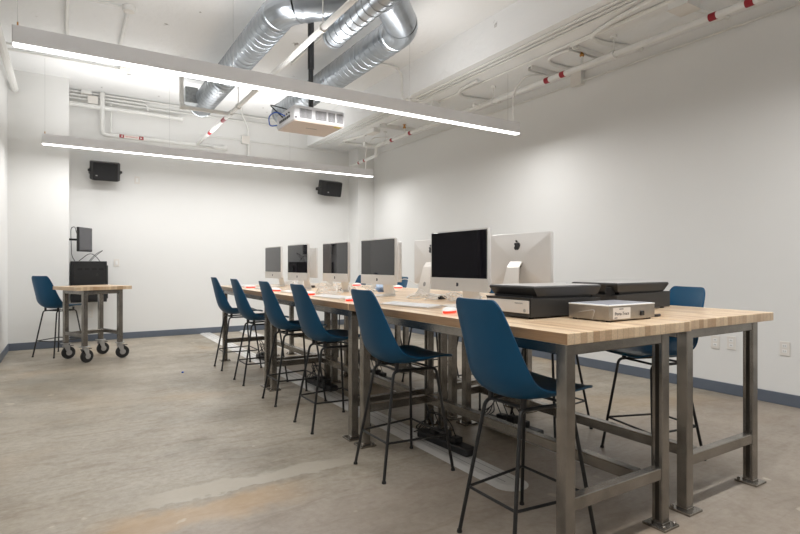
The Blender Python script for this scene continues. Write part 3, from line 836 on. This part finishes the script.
MB().tube(round_path([(-.26, .0, .09), (-.34, .02, .13), (-.38, .12, .1), (-.34, .2, .02), (-.27, .19, .04)], .09), .006, 8).build('blue_lead', M['wire_blue'], t, smooth=True)
MB().tube(round_path([(-.26, .06, .09), (-.36, .1, .2), (-.34, .18, .24), (-.1, .15, .2), (0, .02, .22)], .09), .006, 8).build('black_lead', M['black_plastic'], t, smooth=True)
b = MB(); b.box(-.075, .075, -.06, .06, .15, .175, .004, 1); b.box(-.04, .04, -.04, .04, .175, .2, .004, 1)
for s_ in (-1, 1): b.box(s_ * .13 - .012, s_ * .13 + .012, -.1, .1, .143, .153, .002, 1); b.box(-.14, .14, s_ * .05 - .01, s_ * .05 + .01, .15, .158, .002, 1)
b.build('mount_bracket', M['black_metal'], t)
MB().cyl((0, 0, .19), (0, 0, .72), .024, 16).build('pole', M['black_metal'], t, smooth=True)
MB().cyl((0, 0, .62), (0, 0, 1.22), .03, 16).build('upper_pole', M['black_metal'], t, smooth=True)
MB().lathe([(.075, 1.218), (.075, 1.21), (.04, 1.19), (.032, 1.17)], 20).build('ceiling_flange', M['black_metal'], t, smooth=True)

# ------------------------------------------------------------------ ducts
def duct_path(mb, pts, rad, step=.105, seg=28, ridge=.005, hollow=True):
    """spiral duct along a straight path a->b with raised seams"""
    a, b = Vector(pts[0]), Vector(pts[1]); d = (b - a); Ln_ = d.length; d.normalize()
    P, Rr = [], []
    n = max(1, int(Ln_ / step))
    st = Ln_ / n
    for i in range(n):
        s0 = i * st
        for (o, r_) in ((0, 0), (.86 * st, 0), (.89 * st, ridge), (.95 * st, ridge), (.98 * st, 0)):
            P.append(a + d * (s0 + o)); Rr.append(rad + r_)
    P.append(b); Rr.append(rad)
    mb.tube(P, Rr, seg, caps=False)
def elbow(mb, a, b, c, rad, seg=28):
    """gored elbow round corner b"""
    a, b, c = Vector(a), Vector(b), Vector(c)
    pts = [a]
    for t_ in (.25, .5, .75): pts.append(a * (1 - t_) ** 2 + b * 2 * t_ * (1 - t_) + c * t_ * t_)
    pts.append(c); mb.tube(pts, rad, seg, caps=False)
ZD = 3.5
t = thing('spiral_ductwork', 'large galvanised spiral ductwork forking into two long runs below the ceiling', 'duct')
XA, YA, RA = 1.67, 4.64, .152
d1 = MB(); duct_path(d1, [(XA, YA + .13, ZD), (XA, 8.2, ZD)], RA); o = d1.build('duct_run', M['galv'], t, smooth=True, ang=25); sd = o.modifiers.new('s', 'SOLIDIFY'); sd.thickness = .004
e1 = MB(); k = .14 * .7071; elbow(e1, (XA, YA + .14, ZD), (XA, YA, ZD), (XA + k, YA - k, ZD), RA + .003)
e1.build('elbow', M['galv'], t, smooth=True, ang=12)
d2 = MB(); d2.tube([(XA + k, YA - k, ZD), (2.25, YA - (2.25 - XA), ZD)], RA, 28, caps=False); d2.tube([(XA + k + .04, YA - k - .04, ZD), (XA + k + .055, YA - k - .055, ZD)], RA + .005, 28, caps=False); d2.build('branch', M['galv'], t, smooth=True)
rb = MB(); rb.lathe([(RA + .004, 8.17), (RA + .012, 8.18), (RA + .012, 8.2), (RA + .002, 8.205)], 28, axis='y', c=(XA, 0, ZD)); rb_o = rb
bm_ = rb.bm
bmesh.ops.delete(bm_, geom=[f for f in bm_.faces if len(f.verts) > 4], context='FACES'); rb.build('end_collar', M['galv_box'], t, smooth=True)
bx = MB().box(XA - .29, XA - RA + .03, 7.78, 8.08, 3.41, 3.63, .004, 1).build('register_box', M['galv_box'], t)
tr = MB(); tr.tube([(2.25, YF + .05, ZD), (2.25, 3.95, ZD), (2.25, 4.05, ZD), (2.25, 4.1, ZD)], [.18, .18, .15, .05], 28); tr.build('trunk', M['galv'], t, smooth=True)
t2 = t
XB, YBd, RB = 2.82, 4.44, .156
d1 = MB(); duct_path(d1, [(XB, YBd + .15, ZD), (XB, 7.95, ZD)], RB); o = d1.build('duct_run', M['galv'], t2, smooth=True, ang=25); sd = o.modifiers.new('s', 'SOLIDIFY'); sd.thickness = .004
e1 = MB(); elbow(e1, (XB, YBd + .16, ZD), (XB, YBd, ZD), (XB - k, YBd - k, ZD), RB + .003); e1.build('elbow', M['galv'], t2, smooth=True, ang=12)
d2 = MB(); d2.tube([(XB - k, YBd - k, ZD), (2.27, YBd - (XB - 2.27), ZD)], RB, 28, caps=False); d2.build('branch', M['galv'], t2, smooth=True)
rb = MB(); rb.lathe([(RB + .004, 7.92), (RB + .014, 7.93), (RB + .014, 7.955), (RB + .002, 7.96)], 28, axis='y', c=(XB, 0, ZD))
bmesh.ops.delete(rb.bm, geom=[f for f in rb.bm.faces if len(f.verts) > 4], context='FACES'); rb.build('end_collar', M['galv_box'], t2, smooth=True)
t3 = thing('spiral_duct', 'smaller shiny spiral duct with open crimped end, crossing below the two branches', 'duct')
XC, RC, ZC = 2.055, .096, 3.235
d1 = MB(); duct_path(d1, [(XC, YF + .05, ZC), (XC, 4.43, ZC)], RC, step=.1); o = d1.build('duct_run', M['galv'], t3, smooth=True, ang=25); sd = o.modifiers.new('s', 'SOLIDIFY'); sd.thickness = .004
rb = MB(); rb.lathe([(RC + .003, 4.40), (RC + .008, 4.405), (RC + .008, 4.42), (RC + .003, 4.425), (RC - .003, 4.46)], 28, axis='y', c=(XC, 0, ZC))
bmesh.ops.delete(rb.bm, geom=[f for f in rb.bm.faces if len(f.verts) > 4], context='FACES'); rb.build('crimped_end', M['galv'], t3, smooth=True)

# ------------------------------------------------------------------ sprinkler pipes and conduits
def pipe(name, runs, r, label, cat='pipe', m='pipe_white', bands=(), rr=.08, seg=10, fit=None, hang=None):
    t = thing(name, label, cat)
    b = MB()
    for pts in runs: b.tube(round_path(pts, rr), r, seg)
    b.build('pipe_run', M[m], t, smooth=True)
    for (p0, p1) in bands: MB().cyl(p0, p1, r + .002, 12).build('red_band', M['red'], t, smooth=True)
    for (p0, p1, rad) in (fit or ()): MB().cyl(p0, p1, rad, 14).build('fitting', M[m], t, smooth=True)
    for (p, ztop) in (hang or ()):
        h = MB(); h.cyl((p[0], p[1], p[2] + r), (p[0], p[1], ztop), .006, 8)
        h.lathe([(r + .012, -.012), (r + .012, .012)], 16, axis='y', c=p); h.cyl((p[0], p[1], ztop - .025), (p[0], p[1], ztop), .03, 12)
        h.build('hanger', M['pipe_white'], t, smooth=True)
    return t
SP = 3.185; SXp = 1.85
pipe('sprinkler_pipe', [[(SXp, YF + .03, SP), (SXp, 9.32, SP), (SXp, 9.36, SP)]], .026, 'white sprinkler pipe running lengthwise below the left duct toward the back wall', bands=[((SXp, 7.48, SP), (SXp, 7.66, SP)), ((SXp, 8.34, SP), (SXp, 8.48, SP))],
     fit=[((SXp, 7.17, SP), (SXp, 7.33, SP), .036)], hang=[((SXp, 4.2, SP), CZ), ((SXp, 6.85, SP), CZ)])
pipe('sprinkler_pipe', [[(SXp - .02, 7.25, SP), (1.24, 7.25, SP), (1.24, 7.25, CZ - .01)]], .026, 'white sprinkler branch pipe turning up to the ceiling beside the register box', fit=[((1.22, 7.25, SP), (1.29, 7.25, SP), .034)])
pipe('sprinkler_pipe', [[(.46, 9.36, CZ - .01), (.46, 9.36, 3.17), (SXp + .25, 9.36, 3.17)], [(SXp, 9.36, 3.17), (2.3, 9.36, 3.17)]], .034, 'white sprinkler pipe along the back wall carrying a red lettered marker', fit=[((2.27, 9.36, 3.17), (2.33, 9.36, 3.17), .045), ((.46, 9.36, 3.56), (.46, 9.36, 3.62), .042)])
mkr = thing('pipe_marker', 'white and red lettered pipe marker on the back wall sprinkler pipe', 'sign', (.86, 9.3245, 3.17))
MB().box(-.17, .17, -.001, .0008, -.026, .026).build('marker_band', M['label_paper'], mkr)
a = MB(); a.box(-.17, -.105, -.002, -.001, -.026, .026); a.box(.105, .17, -.002, -.001, -.026, .026); a.build('red_ends', M['red'], mkr)
aw = MB()
for s_ in (-1, 1): aw.prism([(s_ * .155, 0), (s_ * .125, .016), (s_ * .125, -.016)], -.0028, -.002, 'y')
aw.build('white_arrows', M['label_paper'], mkr)
text_obj('marker_lettering', 'FIRE SPRINKLER', .026, M['ink_red'], mkr, frame_mtx((0, -.0018, 0), (1, 0, 0), (0, -1, 0)), .0003)
pipe('wall_pipe', [[(.03, 9.36, 3.58), (1.45, 9.36, 3.575), (1.58, 9.36, 3.57)]], .034, 'white horizontal pipe on the back wall ending beside the register box', fit=[((1.55, 9.36, 3.57), (1.62, 9.36, 3.57), .045)])
pipe('conduit', [[(.58, 9.41, 3.66), (.58, 9.41, 3.2)]], .013, 'thin white vertical conduit on the back wall beside the sprinkler drop', 'conduit')
pipe('conduit', [[(.03, 9.41, 3.79), (1.6, 9.41, 3.79), (4.2, 9.41, 3.79)]], .014, 'topmost white conduit along the back wall under the ceiling', 'conduit')
pipe('conduit', [[(.03, 9.41, 3.74), (.5, 9.41, 3.74), (1.1, 9.41, 3.74), (1.1, 9.41, 3.62)]], .014, 'white conduit on the back wall bending down to the horizontal pipe', 'conduit', rr=.1)
pipe('conduit', [[(.03, 9.41, 3.69), (4.6, 9.41, 3.69)]], .010, 'thin white conduit along the back wall just above the horizontal pipe', 'conduit')
def jbox(name, x0, x1, y0, y1, z0, z1, label):
    t = thing(name, label, 'electrical box', ((x0 + x1) / 2, (y0 + y1) / 2, z0), group='white junction boxes')
    hx, hy, h = (x1 - x0) / 2, (y1 - y0) / 2, z1 - z0
    MB().box(-hx, hx, -hy, hy, 0, h, .004, 1).build('box_case', M['pipe_white'], t)
    c = MB()
    dims = sorted([(hx, 'x'), (hy, 'y'), (h / 2, 'z')])[0][1]
    if dims == 'y': c.box(-hx - .004, hx + .004, -hy - .003, -hy, -.004, h + .004)
    elif dims == 'x': c.box(-hx - .003, -hx, -hy - .004, hy + .004, -.004, h + .004)
    else: c.box(-hx - .004, hx + .004, -hy - .004, hy + .004, -.003, 0)
    c.build('cover_plate', M['plate'], t)
jbox('junction_box', .27, .40, 9.37, 9.45, 3.63, 3.74, 'white square junction box on the back wall left of the sprinkler drop')
jbox('junction_box', .18, .32, 9.36, 9.45, 3.7601, 3.82, 'small white box at the top of the back wall, at left')
jbox('junction_box', 2.6, 2.73, 9.38, 9.45, 3.3, 3.43, 'white junction box on the back wall right of the sprinkler pipe')
pipe('conduit', [[(1.9, 9.42, 3.36), (2.6, 9.42, 3.36)], [(2.73, 9.42, 3.36), (4.7, 9.42, 3.33)]], .01, 'thin white conduit through the junction box on the right of the back wall', 'conduit')
pipe('conduit', [[(2.45, 7.3, 3.8), (2.45, 8.9, 3.8), (2.6, 9.35, 3.78), (2.72, 9.4, 3.6), (2.72, 9.41, 2.95)]], .016, 'white conduit coming along the ceiling and bending down the back wall', 'conduit', rr=.25)
# ceiling conduits at left
pipe('conduit', [[(.0, 2.0, 3.8), (.0, 7.3, 3.8)]], .018, 'white conduit along the ceiling at far left, passing above the nearer light', 'conduit')
pipe('conduit', [[(.54, 6.18, 3.8), (.54, 7.9, 3.8)]], .02, 'white conduit on the ceiling right of the far left one, leaving a round box', 'conduit')
pipe('conduit', [[(.48, 6.12, 3.8), (-.6, 6.12, 3.8)]], .014, 'white conduit across the ceiling from the round box to the left wall', 'conduit')
o = MB(); o.lathe([(.06, -.05), (.064, -.045), (.064, 0)], 20); t = thing('ceiling_box', 'round white electrical box on the ceiling at upper left', 'electrical box', (.54, 6.12, CZ - .001)); o.build('box_case', M['pipe_white'], t, smooth=True)
MB().lathe([(.03, -.062), (.05, -.055), (.05, -.05)], 16).build('cover', M['plate'], t, smooth=True)
pipe('conduit', [[(-.66, 7.86, 3.8), (.62, 7.86, 3.8)]], .012, 'front one of two white conduits crossing the ceiling at left', 'conduit')
pipe('conduit', [[(-.66, 8.06, 3.8), (.62, 8.06, 3.8)]], .012, 'rear one of two white conduits crossing the ceiling at left', 'conduit')
jbox('junction_box', .6, .72, 7.82, 8.1, 3.775, 3.82, 'white box on the ceiling where two conduits end')
pipe('wall_pipe', [[(-.6, YF + .05, 3.55), (-.6, 8.9, 3.55)]], .045, 'thick white pipe along the top of the left wall')
# conduits along the ceiling between the ducts
pipe('conduit', [[(2.06, 2.0, 3.8), (2.06, 7.5, 3.8)]], .008, 'thin grey conduit on the ceiling left of the projector pole', 'conduit', 'zinc')
pipe('conduit', [[(2.5, 5.3, 3.8), (2.5, 6.7, 3.8)]], .014, 'short white conduit on the ceiling between the two ducts', 'conduit')
# underside of the beam
zs = SZ - .014
for i, x in enumerate((3.93, 4.0, 4.06, 4.29)):
    pipe('conduit', [[(x, YF + .05, zs), (x, 9.0 if i else 9.2, zs)]], .012, 'white conduit under the beam at right, %s from the beam edge' % ['first', 'second', 'third', 'fourth'][i], 'conduit')
pipe('conduit', [[(3.12, 6.1, 3.8), (3.72, 6.05, 3.8), (3.81, 6.05, 3.72), (3.81, 6.05, 3.42), (3.9, 6.02, 3.38), (4.0, 5.9, 3.378)]], .016, 'white conduit bending off the ceiling down the face of the beam', 'conduit', rr=.1)
RXp, RZp = 4.52, 3.215
RP = pipe('sprinkler_pipe', [[(RXp, YF + .03, RZp), (RXp, 8.0, RZp)]], .03, 'white sprinkler pipe with red bands below the beam at right', bands=[((RXp, y, RZp), (RXp, y + .06, RZp)) for y in (2.05, 2.33, 3.9, 4.12, 6.9, 7.45)],
     hang=[((RXp, 5.03, RZp), SZ), ((RXp, 3.3, RZp), SZ), ((RXp, 7.7, RZp), SZ)], fit=[((RXp, 7.94, RZp), (RXp, 8.06, RZp), .042), ((RXp - .1, 5.3, RZp), (RXp, 5.3, RZp), .022)])
pipe('sprinkler_pipe', [[(RXp, 8.0, RZp), (RXp - .22, 8.0, RZp)], [(RXp, 8.0, RZp), (RXp, 8.0, 3.05), (RXp, 8.98, 3.02), (RXp, 9.0, 3.02)]], .026, 'white sprinkler elbow stepping down at the far end below the beam', bands=[((RXp, 8.4, 3.036), (RXp, 8.45, 3.035)), ((RXp, 8.62, 3.03), (RXp, 8.66, 3.03))], rr=.04, fit=[((RXp - .24, 8.0, RZp), (RXp - .2, 8.0, RZp), .04)])
for y in (3.68, 7.1):
    MB().cyl((RXp, y, RZp + .02), (RXp, y, SZ - .08), .014, 10).build('nipple', M['pipe_white'], RP, smooth=True)
    MB().lathe([(.02, SZ - .08), (.024, SZ - .06), (.012, SZ - .04), (.012, SZ - .03), (.03, SZ - .026), (.03, SZ - .02)], 14, c=(RXp, y, 0)).build('sprinkler_head', M['brass'], RP, smooth=True)
def loop(pts, r, label): pipe('conduit', [[(p[0], p[1], SZ - r - .001) for p in pts]], r, label, 'conduit', rr=.16)
loop([(4.09, 2.4, zs), (4.2, 3.1, zs), (4.29, 3.4, zs - .01), (4.49, 3.44, zs - .01), (5.0, 3.32, zs)], .022, 'fat white conduit sweeping round toward the right wall, nearest sweep')
loop([(4.31, 2.3, zs - .03), (4.31, 3.3, zs - .03), (4.32, 3.66, zs - .03)], .018, 'white conduit running to the near strut channel under the beam')
loop([(4.40, 3.62, zs), (4.36, 4.0, zs), (4.56, 4.12, zs), (4.9, 4.06, zs)], .018, 'white conduit sweeping round toward the wall above the red bands')
loop([(4.18, 4.92, zs), (4.22, 5.35, zs), (4.39, 5.51, zs), (5.0, 5.43, zs)], .02, 'white conduit sweeping round above the right end of the nearer light')
loop([(4.31, 8.0, zs), (4.17, 8.6, zs), (4.3, 8.72, zs), (4.95, 8.64, zs)], .022, 'white conduit sweeping round in the far right corner')
def strut(x0, x1, y, label):
    t = thing('strut_channel', label, 'strut', (0, y, SZ), group='strut channels under the beam')
    MB().prism([(-.03, -.001), (.03, -.001), (.03, -.05), (.02, -.05), (.02, -.012), (-.02, -.012), (-.02, -.05), (-.03, -.05)], x0, x1, 'x').build('channel', M['pipe_white'], t)
    MB().box(x0, x1, -.019, .019, -.016, -.0125).build('slot', M['ink_grey'], t)
strut(4.33, 4.82, 3.67, 'white strut channel under the beam near the sprinkler head')
strut(4.40, 4.86, 4.3, 'white strut channel under the beam beyond the red bands')
strut(4.2, 4.9, 7.3, 'white strut channel under the beam at the far end')
jbox('junction_box', 4.3, 4.5, 2.45, 2.62, SZ - .09, SZ, 'large white junction box under the beam at the top right edge of the photo')
pipe('conduit', [[(4.47, 2.55, SZ - .05), (4.95, 2.45, SZ - .05)]], .016, 'white conduit from the large junction box to the right wall', 'conduit')
jbox('junction_box', 4.22, 4.34, 7.55, 7.8, SZ - .07, SZ, 'white box under the beam at the far end')
jbox('valve_box', 4.2, 4.34, 5.9, 6.15, SZ - .08, SZ, 'white box under the beam behind the nearer light')
pipe('conduit', [[(XR - .015, YF + .03, 3.29), (XR - .015, 9.0, 3.29)]], .011, 'thin white conduit along the top of the right wall', 'conduit')
jbox('junction_box', XR - .07, XR, 4.08, 4.22, 3.24, 3.4, 'white junction box high on the right wall below the red bands')

# ------------------------------------------------------------------ wall plates
def plate(loc, axis, label, holes=True):
    t = thing('wall_plate', label, 'outlet', loc, 0 if axis == 'y' else R(-90), group='wall plates')
    MB().box(-.038, .038, -.008, 0, -.06, .06, .003, 2).build('plate', M['plate'], t)
    if holes:
        for z in (-.022, .022):
            f_ = MB().box(-.017, .017, -.0095, -.0075, z - .014, z + .014, .001, 1).build('receptacle', M['white_plastic'], t)
            s = MB()
            for x in (-.006, .006): s.box(x - .0014, x + .0014, -.0102, -.0094, z - .004, z + .006)
            s.build('slots', M['ink'], f_)
    else:
        MB().box(-.016, .016, -.011, -.007, -.032, .032, .002, 1).build('rocker', M['white_plastic'], t)
plate((.66, YB, 1.2), 'y', 'white switch plate on the back wall right of the black cabinet', False)
plate((.95, YB, 2.52), 'y', 'white blank plate high on the back wall right of the left loudspeaker', False)
plate((XR, 2.62, .455), 'x', 'white outlet on the right wall behind the right table legs, left one of the pair')
plate((XR, 2.48, .465), 'x', 'white outlet on the right wall behind the right table legs, right one of the pair')
plate((XR, 2.06, .47), 'x', 'white outlet on the right wall right of the table end')
plate((.3, YB, .42), 'y', 'white outlet low on the back wall under the black cabinet')
# litter on the floor
tag(MB().lathe([(.004, 0), (.012, .002), (.012, .01), (.006, .014)], 10, c=(1.06, 6.13, 0)).build('floor_plug', M['wire_blue'], smooth=True), 'tiny blue cap on the concrete floor left of the far stools', 'cap')

# ------------------------------------------------------------------ world, camera
wd = bpy.data.worlds.new('world'); wd.use_nodes = True; bpy.context.scene.world = wd
wd.node_tree.nodes['Background'].inputs[0].default_value = (.6, .65, .7, 1); wd.node_tree.nodes['Background'].inputs[1].default_value = .3
cam = bpy.data.cameras.new('camera'); cam.sensor_width = 36; cam.lens = 36 * 533 / 800; cam.clip_start = .02
co = bpy.data.objects.new('camera', cam); LINK(co); co.location = (0, 0, 1.165); co.rotation_euler = (R(90), 0, R(-32)); cam.shift_y = (267 - 265) / 800 * -1
bpy.context.scene.camera = co
sc_ = bpy.context.scene
sc_.view_settings.view_transform = 'Standard'; sc_.view_settings.look = 'None'; sc_.view_settings.exposure = 0
sc_.cycles.max_bounces = 10; sc_.cycles.diffuse_bounces = 6
sc_.cycles.use_denoising = True
